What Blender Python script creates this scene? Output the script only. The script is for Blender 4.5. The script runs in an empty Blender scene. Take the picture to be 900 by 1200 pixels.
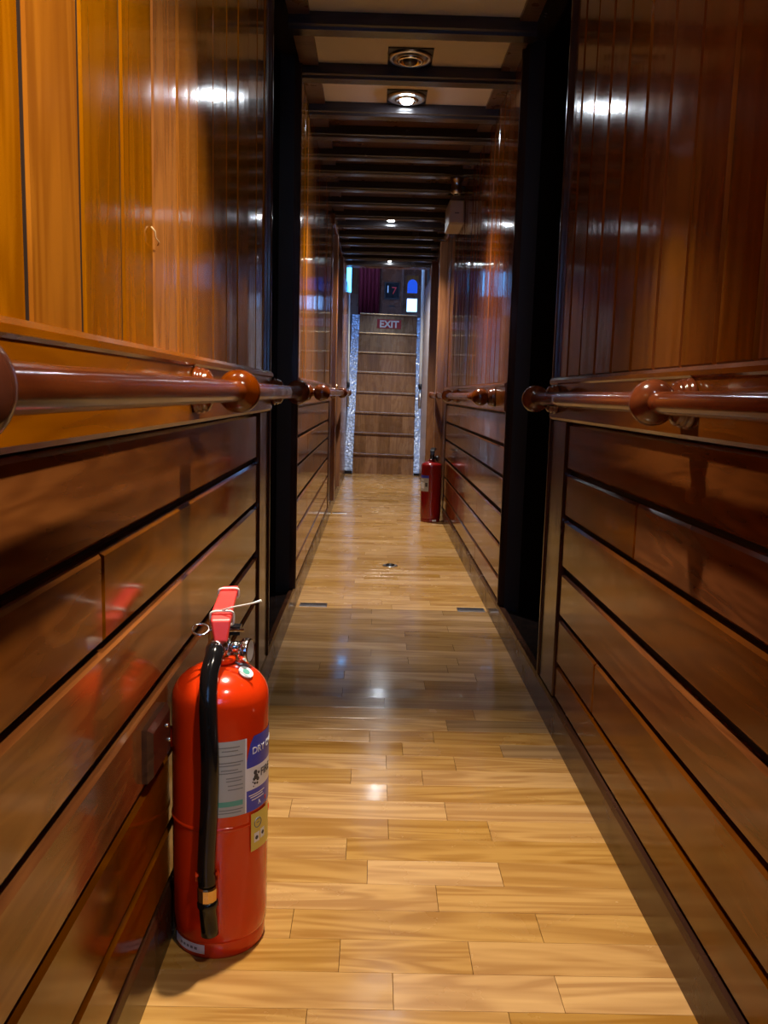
import bpy, math, random
from mathutils import Vector, Matrix
random.seed(7)
PI = math.pi
scn = bpy.context.scene
col = scn.collection

# ------------------------------------------------------------------ camera
cam_d = bpy.data.cameras.new('camera'); cam = bpy.data.objects.new('camera', cam_d); col.objects.link(cam)
cam_d.sensor_fit = 'VERTICAL'; cam_d.sensor_height = 24.0; cam_d.lens = 20.0          # f = 1000 px of 1200
cam_d.clip_start = 0.02
rot = Matrix([[0.9995933345348968, -0.025124360477958192, -0.013488219451785154],
              [-0.009904286898467693, 0.13766958788870093, -0.9904286898467694],
              [0.026740805044701704, 0.9901595078981612, 0.13736476354739738]])
cam.matrix_world = Matrix.Translation((0, 0, 0.955)) @ rot.to_4x4()
scn.camera = cam

# ------------------------------------------------------------------ world, exposure
wd = bpy.data.worlds.new('sky'); scn.world = wd; wd.use_nodes = True
bg = wd.node_tree.nodes['Background']
bg.inputs[0].default_value = (0.30, 0.50, 1.0, 1); bg.inputs[1].default_value = 5.0
scn.view_settings.view_transform = 'Standard'; scn.view_settings.look = 'None'
scn.view_settings.gamma = 1.0; scn.view_settings.use_curve_mapping = False
scn.view_settings.exposure = 0.2
scn.cycles.use_denoising = True
scn.cycles.max_bounces = 8; scn.cycles.diffuse_bounces = 4; scn.cycles.glossy_bounces = 6
scn.cycles.sample_clamp_indirect = 6.0
scn.cycles.caustics_reflective = False; scn.cycles.caustics_refractive = False

# ------------------------------------------------------------------ lamps (each sits in a ceiling downlight built below)
def spot(x, y, z, tx, ty, tz, watts, angle, blend, colour, size=0.03):
    l = bpy.data.lights.new('downlight_lamp', 'SPOT'); o = bpy.data.objects.new('downlight_lamp', l); col.objects.link(o)
    l.energy = watts; l.spot_size = math.radians(angle); l.spot_blend = blend; l.color = colour; l.shadow_soft_size = size
    o.location = (x, y, z)
    o.rotation_euler = (Vector((tx, ty, tz)) - Vector((x, y, z))).to_track_quat('-Z', 'Y').to_euler()
    return o
WARM = (1.0, 0.86, 0.66); NEUT = (1.0, 0.92, 0.80)
spot(-0.05, 1.56, 2.20, 0.06, 1.46, 0.0, 215, 58, 0.9, WARM)
spot(0.38, 0.29, 2.20, -0.34, 0.70, 1.50, 205, 64, 1.0, WARM)
spot(0.105, 4.02, 2.20, 0.10, 4.35, 0.0, 185, 98, 0.9, NEUT)
spot(0.09, 6.65, 2.20, 0.10, 6.95, 0.0, 150, 105, 0.8, NEUT)
spot(0.11, 8.58, 2.19, 0.10, 9.7, 0.4, 110, 110, 0.9, NEUT)

# ------------------------------------------------------------------ mesh helpers
class MB:
    def __init__(s): s.v = []; s.f = []; s.sm = []
    def add(s, v, f, smooth=False):
        b = len(s.v); s.v += [tuple(p) for p in v]; s.f += [tuple(i + b for i in q) for q in f]; s.sm += [smooth] * len(f); return s
    def box(s, x0, x1, y0, y1, z0, z1):
        v = [(x, y, z) for x in (x0, x1) for y in (y0, y1) for z in (z0, z1)]
        return s.add(v, [(0, 1, 3, 2), (4, 6, 7, 5), (0, 4, 5, 1), (2, 3, 7, 6), (0, 2, 6, 4), (1, 5, 7, 3)])
    def cbox(s, x0, x1, y0, y1, z0, z1, ax, ch):
        # box with the four edges of one face chamfered: ax is '+x', '-y' ...
        k = 'xyz'.index(ax[1]); hi = ax[0] == '+'
        lo_ = [x0, y0, z0]; hi_ = [x1, y1, z1]; o = [i for i in range(3) if i != k]
        back = lo_[k] if hi else hi_[k]; front = hi_[k] if hi else lo_[k]; mid = front - ch if hi else front + ch
        def ring(d, ins):
            r = []
            for a, b in ((0, 0), (1, 0), (1, 1), (0, 1)):
                p = [0, 0, 0]; p[k] = d
                p[o[0]] = (hi_[o[0]] - ins) if a else (lo_[o[0]] + ins)
                p[o[1]] = (hi_[o[1]] - ins) if b else (lo_[o[1]] + ins)
                r.append(p)
            return r
        v = ring(back, 0) + ring(mid, 0) + ring(front, ch)
        f = [(0, 1, 2, 3), (8, 9, 10, 11)]
        for a in (0, 4):
            for i in range(4):
                j = (i + 1) % 4; f.append((a + i, a + j, a + 4 + j, a + 4 + i))
        return s.add(v, f)
    def lathe(s, prof, org=(0, 0, 0), axis=(0, 0, 1), seg=32, smooth=True):
        a = Vector(axis).normalized(); u = a.orthogonal().normalized(); w = a.cross(u); O = Vector(org)
        v = []; f = []
        for r, h in prof:
            for i in range(seg):
                t = 2 * PI * i / seg
                v.append(O + a * h + (u * math.cos(t) + w * math.sin(t)) * r)
        for k in range(len(prof) - 1):
            for i in range(seg):
                j = (i + 1) % seg; f.append((k * seg + i, k * seg + j, (k + 1) * seg + j, (k + 1) * seg + i))
        s.add(v, f, smooth)
        n = len(prof) - 1; b = len(s.v) - len(v)
        s.f.append(tuple(b + i for i in range(seg))[::-1]); s.sm.append(False)
        s.f.append(tuple(b + n * seg + i for i in range(seg))); s.sm.append(False)
        return s
    def sweep(s, pts, rad, seg=12, closed=False):
        P = [Vector(p) for p in pts]; n = len(P); v = []; f = []
        u = None
        for i in range(n):
            t = (P[(i + 1) % n] - P[i - 1]) if closed else (P[min(i + 1, n - 1)] - P[max(i - 1, 0)])
            t.normalize()
            u = t.orthogonal() if u is None else u - t * u.dot(t)
            u.normalize(); w = t.cross(u); r = rad[i] if isinstance(rad, (list, tuple)) else rad
            for k in range(seg):
                a = 2 * PI * k / seg; v.append(P[i] + (u * math.cos(a) + w * math.sin(a)) * r)
        for i in range(n if closed else n - 1):
            for k in range(seg):
                j = (k + 1) % seg; i2 = (i + 1) % n
                f.append((i * seg + k, i * seg + j, i2 * seg + j, i2 * seg + k))
        s.add(v, f, True)
        if not closed:
            b = len(s.v) - len(v)
            s.f.append(tuple(b + i for i in range(seg))[::-1]); s.sm.append(False)
            s.f.append(tuple(b + (n - 1) * seg + i for i in range(seg))); s.sm.append(False)
        return s
    def sphere(s, c, r, seg=28, rings=16, sq=(1, 1, 1)):
        C = Vector(c); v = []; f = []
        for i in range(1, rings):
            p = PI * i / rings
            for k in range(seg):
                a = 2 * PI * k / seg
                v.append(C + Vector((r * sq[0] * math.sin(p) * math.cos(a), r * sq[1] * math.sin(p) * math.sin(a), r * sq[2] * math.cos(p))))
        top = len(v); v.append(C + Vector((0, 0, r * sq[2]))); v.append(C - Vector((0, 0, r * sq[2])))
        for i in range(rings - 2):
            for k in range(seg):
                j = (k + 1) % seg; f.append((i * seg + k, (i + 1) * seg + k, (i + 1) * seg + j, i * seg + j))
        for k in range(seg):
            j = (k + 1) % seg; f.append((top, k, j)); b = (rings - 2) * seg; f.append((top + 1, b + j, b + k))
        return s.add(v, f, True)
    def prism(s, poly, d0, d1, k):
        # polygon in the two axes other than k, extruded along axis k
        n = len(poly); v = []
        o = [i for i in range(3) if i != k]
        for d in (d0, d1):
            for a, b in poly:
                p = [0, 0, 0]; p[k] = d; p[o[0]] = a; p[o[1]] = b; v.append(p)
        f = [tuple(range(n))[::-1], tuple(range(n, 2 * n))] + [(i, (i + 1) % n, n + (i + 1) % n, n + i) for i in range(n)]
        return s.add(v, f)
    def mesh(s, name, mat):
        m = bpy.data.meshes.new(name); m.from_pydata(s.v, [], s.f)
        m.polygons.foreach_set('use_smooth', s.sm)
        import bmesh
        b = bmesh.new(); b.from_mesh(m); bmesh.ops.recalc_face_normals(b, faces=b.faces); b.to_mesh(m); b.free()
        if mat: m.materials.append(mat)
        m.update(); return m
    def build(s, name, mat, parent=None, loc=None):
        return link(name, s.mesh(name, mat), parent, loc)

def link(name, mesh, parent=None, loc=None, rot=None):
    o = bpy.data.objects.new(name, mesh); col.objects.link(o)
    if parent: o.parent = parent
    if loc: o.location = loc
    if rot: o.rotation_euler = rot
    return o
def thing(name, label, cat, loc=(0, 0, 0), group=None):
    o = bpy.data.objects.new(name, None); col.objects.link(o); o.location = loc; o.empty_display_size = 0.05
    return tag(o, label, cat, group)
def tag(o, label, cat, group=None):
    o['label'] = label; o['category'] = cat
    if group: o['group'] = group
    return o
def struct(o): o['kind'] = 'structure'; return o

# ------------------------------------------------------------------ materials
def mat(name, base=(0.5, 0.5, 0.5), rough=0.4, metal=0.0, spec=0.5, coat=0.0, emit=None, estr=0.0):
    m = bpy.data.materials.new(name); m.use_nodes = True
    b = m.node_tree.nodes['Principled BSDF']
    b.inputs['Base Color'].default_value = (*base, 1); b.inputs['Roughness'].default_value = rough
    b.inputs['Metallic'].default_value = metal; b.inputs['Specular IOR Level'].default_value = spec
    b.inputs['Coat Weight'].default_value = coat; b.inputs['Coat Roughness'].default_value = 0.06
    if emit: b.inputs['Emission Color'].default_value = (*emit, 1); b.inputs['Emission Strength'].default_value = estr
    return m
def wood(name, c0, c1, axis, rough=0.15, spec=0.5, tone=0.35, bump=0.25, bscale=None, fine=1.0, wear=0.0, coat=0.0):
    """varnished timber: long grain along axis, a tone of its own per board, gentle unevenness in the varnish"""
    m = mat(name, c0, rough, 0, spec, coat); nt = m.node_tree; N = nt.nodes; L = nt.links; b = N['Principled BSDF']
    tc = N.new('ShaderNodeTexCoord'); oi = N.new('ShaderNodeObjectInfo')
    k = 'xyz'.index(axis)
    mp = N.new('ShaderNodeMapping'); sc = [26 * fine] * 3; sc[k] = 1.6 * fine; mp.inputs['Scale'].default_value = sc
    off = N.new('ShaderNodeVectorMath'); off.operation = 'ADD'
    mul = N.new('ShaderNodeMath'); mul.operation = 'MULTIPLY'; mul.inputs[1].default_value = 37.0
    L.new(oi.outputs['Random'], mul.inputs[0]); L.new(tc.outputs['Object'], off.inputs[0]); L.new(mul.outputs[0], off.inputs[1])
    L.new(off.outputs[0], mp.inputs['Vector'])
    n1 = N.new('ShaderNodeTexNoise'); n1.inputs['Scale'].default_value = 1.0; n1.inputs['Detail'].default_value = 5; n1.inputs['Distortion'].default_value = 0.8
    L.new(mp.outputs[0], n1.inputs['Vector'])
    # broad figure (cathedral grain)
    mp2 = N.new('ShaderNodeMapping'); sc2 = [9 * fine] * 3; sc2[k] = 1.1 * fine; mp2.inputs['Scale'].default_value = sc2
    L.new(off.outputs[0], mp2.inputs['Vector'])
    n2 = N.new('ShaderNodeTexNoise'); n2.inputs['Scale'].default_value = 1.0; n2.inputs['Detail'].default_value = 2; n2.inputs['Distortion'].default_value = 1.5
    L.new(mp2.outputs[0], n2.inputs['Vector'])
    sn = N.new('ShaderNodeMath'); sn.operation = 'MULTIPLY'; sn.inputs[1].default_value = 34.0; L.new(n2.outputs['Fac'], sn.inputs[0])
    si = N.new('ShaderNodeMath'); si.operation = 'SINE'; L.new(sn.outputs[0], si.inputs[0])
    ma = N.new('ShaderNodeMath'); ma.operation = 'MULTIPLY_ADD'; ma.inputs[1].default_value = 0.16; L.new(si.outputs[0], ma.inputs[0]); L.new(n1.outputs['Fac'], ma.inputs[2])
    r = N.new('ShaderNodeValToRGB'); r.color_ramp.elements[0].position = 0.28; r.color_ramp.elements[1].position = 0.72
    r.color_ramp.elements[0].color = (*c0, 1); r.color_ramp.elements[1].color = (*c1, 1); L.new(ma.outputs[0], r.inputs[0])
    # board tone
    hs = N.new('ShaderNodeHueSaturation')
    mr = N.new('ShaderNodeMapRange'); mr.inputs['To Min'].default_value = 1 - tone; mr.inputs['To Max'].default_value = 1 + tone
    L.new(oi.outputs['Random'], mr.inputs['Value']); L.new(mr.outputs[0], hs.inputs['Value']); L.new(r.outputs[0], hs.inputs['Color'])
    sat = N.new('ShaderNodeMapRange'); sat.inputs['To Min'].default_value = 1.08; sat.inputs['To Max'].default_value = 0.92
    L.new(oi.outputs['Random'], sat.inputs['Value']); L.new(sat.outputs[0], hs.inputs['Saturation'])
    L.new(hs.outputs[0], b.inputs['Base Color'])
    # varnish unevenness
    mp3 = N.new('ShaderNodeMapping'); s3 = list(bscale or [16] * 3); mp3.inputs['Scale'].default_value = s3; L.new(off.outputs[0], mp3.inputs['Vector'])
    n3 = N.new('ShaderNodeTexNoise'); n3.inputs['Scale'].default_value = 1.0; n3.inputs['Detail'].default_value = 1.5; L.new(mp3.outputs[0], n3.inputs['Vector'])
    bp = N.new('ShaderNodeBump'); bp.inputs['Strength'].default_value = bump; bp.inputs['Distance'].default_value = 0.004
    L.new(n3.outputs['Fac'], bp.inputs['Height']); L.new(bp.outputs[0], b.inputs['Normal'])
    # worn patches: rougher varnish
    n4 = N.new('ShaderNodeTexNoise'); n4.inputs['Scale'].default_value = 7; n4.inputs['Detail'].default_value = 6; L.new(off.outputs[0], n4.inputs['Vector'])
    rr = N.new('ShaderNodeMapRange'); rr.inputs['From Min'].default_value = 0.35; rr.inputs['From Max'].default_value = 0.75
    rr.inputs['To Min'].default_value = rough * 0.8; rr.inputs['To Max'].default_value = rough * 1.5 + wear
    L.new(n4.outputs['Fac'], rr.inputs['Value']); L.new(rr.outputs[0], b.inputs['Roughness'])
    return m
M = {}
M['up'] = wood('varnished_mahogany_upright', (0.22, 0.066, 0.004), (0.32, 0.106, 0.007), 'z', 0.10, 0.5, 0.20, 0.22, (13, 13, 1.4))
M['up_r'] = wood('varnished_redbrown_upright_shaded', (0.095, 0.022, 0.003), (0.150, 0.038, 0.005), 'z', 0.10, 0.5, 0.20, 0.22, (13, 13, 1.4))  # redder stain, darkened so the right wall's weaker light sits in the colour
M['low'] = wood('varnished_mahogany_lying', (0.115, 0.030, 0.003), (0.19, 0.056, 0.006), 'y', 0.10, 0.40, 0.22, 0.16, (8, 3, 10), wear=0.04)
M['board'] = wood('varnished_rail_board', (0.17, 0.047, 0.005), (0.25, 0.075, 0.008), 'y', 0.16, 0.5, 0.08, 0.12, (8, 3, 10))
M['low_r'] = wood('varnished_redbrown_lying_shaded', (0.080, 0.021, 0.003), (0.130, 0.037, 0.005), 'y', 0.10, 0.36, 0.22, 0.16, (8, 3, 10), wear=0.04)  # red-brown planks with the right wall's shade mixed into the tone
M['board_r'] = wood('redbrown_rail_board_shaded', (0.095, 0.024, 0.003), (0.140, 0.038, 0.005), 'y', 0.14, 0.45, 0.08, 0.12, (8, 3, 10))  # redder board, dimmed in colour to match the shaded right wall
M['dark'] = wood('dark_stained_trim', (0.030, 0.011, 0.006), (0.055, 0.020, 0.010), 'z', 0.18, 0.5, 0.1, 0.15, (14, 14, 3))
M['base'] = wood('dark_skirting_timber', (0.030, 0.011, 0.006), (0.055, 0.021, 0.010), 'y', 0.22, 0.25, 0.1, 0.06, (10, 3, 10), wear=0.0)
M['door'] = wood('unlit_doorway_black', (0.006, 0.004, 0.004), (0.010, 0.006, 0.005), 'z', 0.16, 0.45, 0.0, 0.1, (6, 6, 2))  # darkness inside the doorways put into a near-black colour
M['seam'] = mat('dark_seam', (0.010, 0.004, 0.002), 0.6)
M['rail'] = wood('polished_redwood_rail', (0.085, 0.017, 0.005), (0.130, 0.029, 0.008), 'y', 0.12, 0.6, 0.05, 0.10, (12, 12, 12), wear=0.06)
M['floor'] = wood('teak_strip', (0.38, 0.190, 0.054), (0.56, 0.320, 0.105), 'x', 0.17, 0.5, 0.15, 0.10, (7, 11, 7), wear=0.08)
M['floor_d'] = wood('dark_teak_strip', (0.24, 0.130, 0.050), (0.35, 0.208, 0.084), 'x', 0.13, 0.55, 0.26, 0.12, (7, 11, 7), wear=0.08)  # darker, greyer teak, mixed in ahead of the floor plates
M['beam'] = wood('dark_ceiling_timber', (0.022, 0.018, 0.020), (0.034, 0.028, 0.032), 'x', 0.20, 0.5, 0.1, 0.1, (4, 10, 10))
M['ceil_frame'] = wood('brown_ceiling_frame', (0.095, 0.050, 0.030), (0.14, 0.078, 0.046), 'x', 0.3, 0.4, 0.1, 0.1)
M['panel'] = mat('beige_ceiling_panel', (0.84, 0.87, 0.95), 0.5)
M['stair'] = wood('stair_timber', (0.17, 0.080, 0.034), (0.27, 0.140, 0.062), 'z', 0.25, 0.4, 0.34, 0.1, (12, 12, 4))
M['case'] = wood('brown_door_casing', (0.16, 0.060, 0.022), (0.22, 0.088, 0.032), 'z', 0.18, 0.5, 0.08, 0.12, (14, 14, 3))
M['chrome'] = mat('chrome', (0.80, 0.80, 0.80), 0.12, 1.0)
M['steel'] = mat('dull_steel', (0.58, 0.59, 0.61), 0.28, 1.0)
M['iron'] = mat('dark_metal', (0.05, 0.05, 0.055), 0.35, 1.0)
M['red'] = mat('red_enamel', (0.66, 0.034, 0.003), 0.14, 0, 0.5, 0.2)
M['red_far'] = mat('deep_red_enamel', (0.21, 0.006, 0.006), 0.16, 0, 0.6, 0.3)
M['lever'] = mat('red_plastic', (0.75, 0.050, 0.045), 0.35)
M['rubber'] = mat('black_rubber', (0.006, 0.006, 0.007), 0.12, 0, 0.4)
M['brass'] = mat('brass', (0.72, 0.52, 0.26), 0.25, 1.0)
M['white'] = mat('white_plastic', (0.80, 0.80, 0.78), 0.35)
M['grey_label'] = mat('grey_label', (0.42, 0.43, 0.44), 0.35)
M['blue_label'] = mat('blue_label', (0.045, 0.06, 0.50), 0.3)
M['white_label'] = mat('white_label', (0.78, 0.80, 0.84), 0.35)
M['yellow_label'] = mat('yellow_label', (0.72, 0.58, 0.10), 0.4)
M['green_label'] = mat('green_label', (0.10, 0.36, 0.30), 0.4)
M['print'] = mat('dark_print', (0.05, 0.05, 0.06), 0.5)
M['print_g'] = mat('grey_print', (0.20, 0.20, 0.21), 0.5)
M['red_sign'] = mat('red_sign', (0.42, 0.008, 0.025), 0.5)
M['red_print_glint'] = mat('red_print_glint', (0.6, 0.02, 0.02), 0.4)
M['curtain'] = mat('dark_red_cloth', (0.16, 0.010, 0.022), 0.75, 0, 0.2)
M['cabinet'] = wood('dark_red_cabinet', (0.075, 0.022, 0.012), (0.115, 0.036, 0.018), 'z', 0.25, 0.4, 0.1)
M['box'] = mat('off_white_box', (0.62, 0.60, 0.55), 0.4)
M['black'] = mat('black_glass', (0.010, 0.011, 0.014), 0.1)
M['lens_on'] = mat('lit_lens', (0.9, 0.9, 0.9), 0.3, emit=(0.85, 0.93, 1.0), estr=180)
M['lens_off'] = mat('unlit_lens', (0.06, 0.06, 0.065), 0.15)
M['cyan'] = mat('cyan_light', (0.1, 0.3, 0.4), 0.3, emit=(0.06, 0.42, 1.0), estr=7)
M['shred'] = mat('pale_shred', (0.62, 0.46, 0.26), 0.6)
# stair stringer: silvery crinkled covering
def crinkle():
    m = mat('crinkled_silver_film', (0.34, 0.41, 0.56), 0.22, 0.25, 0.6); nt = m.node_tree; N = nt.nodes; L = nt.links
    tc = N.new('ShaderNodeTexCoord'); v = N.new('ShaderNodeTexVoronoi'); v.inputs['Scale'].default_value = 34
    n = N.new('ShaderNodeTexNoise'); n.inputs['Scale'].default_value = 14; n.inputs['Detail'].default_value = 4
    L.new(tc.outputs['Object'], v.inputs['Vector']); L.new(tc.outputs['Object'], n.inputs['Vector'])
    a = N.new('ShaderNodeMath'); a.operation = 'ADD'; L.new(v.outputs['Distance'], a.inputs[0]); L.new(n.outputs['Fac'], a.inputs[1])
    b = N.new('ShaderNodeBump'); b.inputs['Strength'].default_value = 0.8; b.inputs['Distance'].default_value = 0.012
    L.new(a.outputs[0], b.inputs['Height']); L.new(b.outputs[0], N['Principled BSDF'].inputs['Normal'])
    return m
M['film'] = crinkle()
def glass(nm, tint):
    m = bpy.data.materials.new(nm); m.use_nodes = True; nt = m.node_tree; N = nt.nodes; L = nt.links
    N.remove(N['Principled BSDF']); out = N['Material Output']
    t = N.new('ShaderNodeBsdfTransparent'); t.inputs[0].default_value = tint
    g = N.new('ShaderNodeBsdfGlossy'); g.inputs['Roughness'].default_value = 0.03
    mx = N.new('ShaderNodeMixShader'); mx.inputs[0].default_value = 0.08
    L.new(t.outputs[0], mx.inputs[1]); L.new(g.outputs[0], mx.inputs[2]); L.new(mx.outputs[0], out.inputs[0]); return m
M['pale'] = mat('stairwell_reflection_grey', (0.42, 0.40, 0.46), 0.2, 0, 0.6)  # reflection of the bright stairwell put into a pale base colour
M['glass'] = glass('window_glass', (0.85, 0.95, 1, 1)); M['glass_b'] = glass('blue_window_glass', (0.10, 0.19, 0.40, 1))

# ------------------------------------------------------------------ sizes
XL, XR = -0.338, 0.535           # faces of the plank walls
YB, YE = -1.3, 9.9               # back wall, end of corridor
ZB = 2.215                       # underside of beams
ZP = 2.270                       # ceiling panels
DOOR = {'l': (2.69, 3.64), 'r': (2.56, 3.43)}
FAR1 = {'l': 6.30, 'r': 6.45}    # end of the far plank walls
ROWS = [0.103, 0.203, 0.341, 0.477, 0.624, 0.754, 0.893]
GAP = [0.006, 0.008, 0.011, 0.018, 0.011, 0.012, 0.012]

# ------------------------------------------------------------------ floor
fl = struct(MB().box(-0.6, 0.8, YB, 12.9, -0.15, -0.012).build('floor', M['seam']))
W = 0.0864; cache = {}
def floor_mesh(ln, m):
    k = (round(ln, 3), m.name)
    if k not in cache: cache[k] = MB().cbox(0, ln - 0.0008, 0, W - 0.0005, -0.012, 0, '+z', 0.0004).mesh('plank', m)
    return cache[k]
FX0, FX1 = -0.352, 0.548
y = 0.87; row = 0
unit = (FX1 - FX0) / 20
prev = ()
while y < 10.14:
    n = 3 if random.random() < 0.42 else 2
    while True:
        cuts = sorted(random.sample(range(3, 18), n - 1))
        seg = [b - a for a, b in zip([0] + cuts, cuts + [20])]
        if min(seg) >= (4 if n == 3 else 5) and not set(cuts) & set(prev): break
    prev = cuts; cs = [0] + cuts + [20]
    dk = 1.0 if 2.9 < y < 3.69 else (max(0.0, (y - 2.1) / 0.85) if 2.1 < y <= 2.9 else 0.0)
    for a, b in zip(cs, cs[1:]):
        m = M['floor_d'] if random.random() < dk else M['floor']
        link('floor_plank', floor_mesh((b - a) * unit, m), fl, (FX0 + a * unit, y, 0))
    y += W; row += 1
YF = y
rest = MB(); yy = 0.87 - W
while yy > YB:
    c = random.uniform(-0.1, 0.3)
    rest.cbox(FX0, c, yy, yy + W - 0.0009, -0.012, 0, '+z', 0.0009); rest.cbox(c + 0.0008, FX1, yy, yy + W - 0.0009, -0.012, 0, '+z', 0.0009); yy -= W
o = rest.build('floor_planks_behind', M['floor'], fl); o['kind'] = 'stuff'

# ------------------------------------------------------------------ plank walls
def wall(side):
    L = side == 'l'; sx = 1 if L else -1; X = XL if L else XR
    d0, d1 = DOOR[side]; f1 = FAR1[side]
    bk = X - sx * 0.016
    w = MB().box(min(bk, bk - sx * 0.06), max(bk, bk - sx * 0.06), YB, d0, -0.02, 2.34).box(min(bk, bk - sx * 0.06), max(bk, bk - sx * 0.06), d1, YE, -0.02, 2.34)
    if L: w.box(bk - .002, X - 0.0035, YB, d0 - .021, 1.0135, 2.335)      # dark caulking between the upright planks
    w = w.build('wall_left' if L else 'wall_right', M['seam'])
    struct(w)
    ax = '+x' if L else '-x'
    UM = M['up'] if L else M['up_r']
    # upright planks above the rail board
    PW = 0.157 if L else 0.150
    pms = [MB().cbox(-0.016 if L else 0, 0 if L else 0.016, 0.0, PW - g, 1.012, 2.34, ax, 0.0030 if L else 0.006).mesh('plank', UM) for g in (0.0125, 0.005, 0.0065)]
    start = 1.016 if L else 1.222
    ys = [start + PW * k for k in range(-14, 60)]
    for y0 in ys:
        if y0 + PW < YB + 0.2: continue
        for lo, hi in ((YB, d0 - 0.02), (d1 + 0.02, f1)):
            if y0 >= lo - 0.001 and y0 + PW <= hi + 0.001:
                o = link('upright_plank', pms[0 if L and 0.65 < y0 < 0.92 else random.choice((1, 1, 2))], w, (X, y0, 0), (0, 0, math.radians(random.uniform(-0.7, 0.7))))
            elif y0 < hi < y0 + PW and hi - y0 > 0.02:
                MB().cbox(-0.016 if L else 0, 0 if L else 0.016, 0, hi - y0, 1.012, 2.34, ax, 0.004).build('upright_plank', UM, w, (X, y0, 0))
            elif y0 < lo < y0 + PW and lo > 0 and y0 + PW - lo > 0.02:
                MB().cbox(-0.016 if L else 0, 0 if L else 0.016, 0, y0 + PW - lo - 0.004, 1.012, 2.34, ax, 0.004).build('upright_plank', UM, w, (X, lo, 0))
    # board that carries the handrail, with a moulded lip
    for lo, hi in ((YB, d0 - 0.015), (d1 + 0.015, f1)):
        b = MB(); p = 0.017
        prof = [(0, 0.893), (p - 0.006, 0.893), (p, 0.900), (p, 0.994), (p + 0.004, 0.998), (p + 0.004, 1.006), (p - 0.002, 1.013), (0, 1.013)]
        b.prism([(X + sx * (a - 0.016 if a == 0 else a), z) for a, z in prof], lo, hi, 1)
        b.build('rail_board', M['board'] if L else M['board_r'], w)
    # lying planks below
    cuts = {'l': [(1.95,), (0.35,), (1.75,), (0.62,), (1.06, ), (0.2,)], 'r': [(0.6,), (1.95,), (0.75,), (0.5,), (1.71,), (0.55,)]}[side]
    for i in range(6):
        z0 = ROWS[i] + GAP[i] / 2; z1 = ROWS[i + 1] - GAP[i + 1] / 2
        for lo, hi, cc in ((YB, d0 - 0.205, cuts[i]), (d1 + 0.05, f1, (4.35 + 0.55 * ((i * 2) % 4),))):
            e = [lo] + list(cc) + [hi]
            for a, b in zip(e, e[1:]):
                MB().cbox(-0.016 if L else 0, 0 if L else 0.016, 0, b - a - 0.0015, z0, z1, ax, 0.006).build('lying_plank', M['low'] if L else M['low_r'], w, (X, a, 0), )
    # stile beside the doorway, plus the thin jamb edges
    p = 0.006
    for a, b in ((d0 - 0.20, d0 - 0.012), (d1 + 0.012, d1 + 0.048)):
        MB().cbox(min(X - sx * .016, X + sx * p), max(X - sx * .016, X + sx * p), a, b, 0.103, 0.893, ax, 0.004).build('stile', M['dark'] if L else M['dark'], w)
    for a, b in ((d0 - 0.012, d0 + 0.004), (d1 - 0.004, d1 + 0.012)):
        MB().cbox(min(X - sx * .016, X + sx * .012), max(X - sx * .016, X + sx * .012), a, b, 0.103, 2.33, ax, 0.004).build('jamb_edge', M['dark'], w)
    # skirting
    bp = 0.005 if L else 0.010
    bb = MB().prism([(X - sx * 0.016, 0.0), (X + sx * bp, 0.0), (X + sx * bp, 0.088), (X + sx * (bp - .004), 0.100), (X - sx * 0.016, 0.100)], YB, YE, 1).build('baseboard_left' if L else 'baseboard_right', M['base'])
    struct(bb)
    # near doorway: leaf and recess, their darkness painted in near-black
    xb = bk - sx * 0.46
    def bx(xa, xc, *r): return (min(xa, xc), max(xa, xc)) + r
    dr = MB().cbox(*bx(xb, xb - sx * 0.03, d0 - 0.10, d1 + 0.10, -0.01, 2.34), ax, 0.002).build('door_1' if L else 'door_2', M['door'])
    struct(dr)
    MB().box(*bx(bk - sx * .0605, xb, d0 - 0.04, d0 - 0.0005, -0.01, 2.34)).build('recess_side', M['door'], dr)
    MB().box(*bx(bk - sx * .0605, xb, d1 + 0.0005, d1 + 0.04, -0.01, 2.34)).build('recess_side', M['door'], dr)
    MB().box(*bx(X - sx * 0.0165, xb, d0 + .0005, d1 - .0005, -0.02, 0.085)).build('door_sill', M['door'], dr)
    MB().box(*bx(bk, xb - sx * 0.03, d0 - 0.04, d1 + 0.04, 2.341, 2.37)).build('recess_head', M['door'], dr)
    MB().sphere((xb + sx * 0.035, d1 - 0.10, 1.0), 0.022, 14, 8).build('door_knob', M['brass'], dr)
    # far bulkhead: casing, door leaf, casing, plain board
    q = 0.028 if L else 0.055
    def slab(nm, a, b, pr, m, z0=0.1035, z1=2.14):
        return MB().cbox(min(X - sx * .016, X + sx * pr), max(X - sx * .016, X + sx * pr), a, b, z0, z1, ax, 0.004).build(nm, m, w)
    slab('dark_post', f1 + 0.002, f1 + 0.20, 0.004, M['dark'])
    slab('door_casing', f1 + 0.42, f1 + 0.53, q, M['case'])
    slab('door_casing', f1 + 1.45, f1 + 1.56, q, M['case'])
    slab('bulkhead_board', f1 + 1.562, 8.55, 0.008, M['case']); slab('bulkhead_board', 8.552, YE, 0.006, M['case'] if L else M['pale'])  # right end board carries the stairwell reflection as its colour
    slab('bulkhead_board', f1 + 0.202, f1 + 0.418, 0.0, M['dark'])
    d2 = slab('door_leaf', f1 + 0.532, f1 + 1.448, -0.004, M['dark'])
    MB().sphere((X + sx * 0.022, f1 + 0.62, 1.0), 0.018, 14, 8).lathe([(0.012, 0), (0.008, 0.02)], (X - sx * .004, f1 + 0.62, 1.0), (sx, 0, 0), 12).build('door_knob', M['brass'], d2)
    slab('cornice', f1 + 0.002, 8.84, 0.02, M['case'], 2.142, 2.214)
    return w
WL = wall('l'); WR = wall('r')

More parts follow.
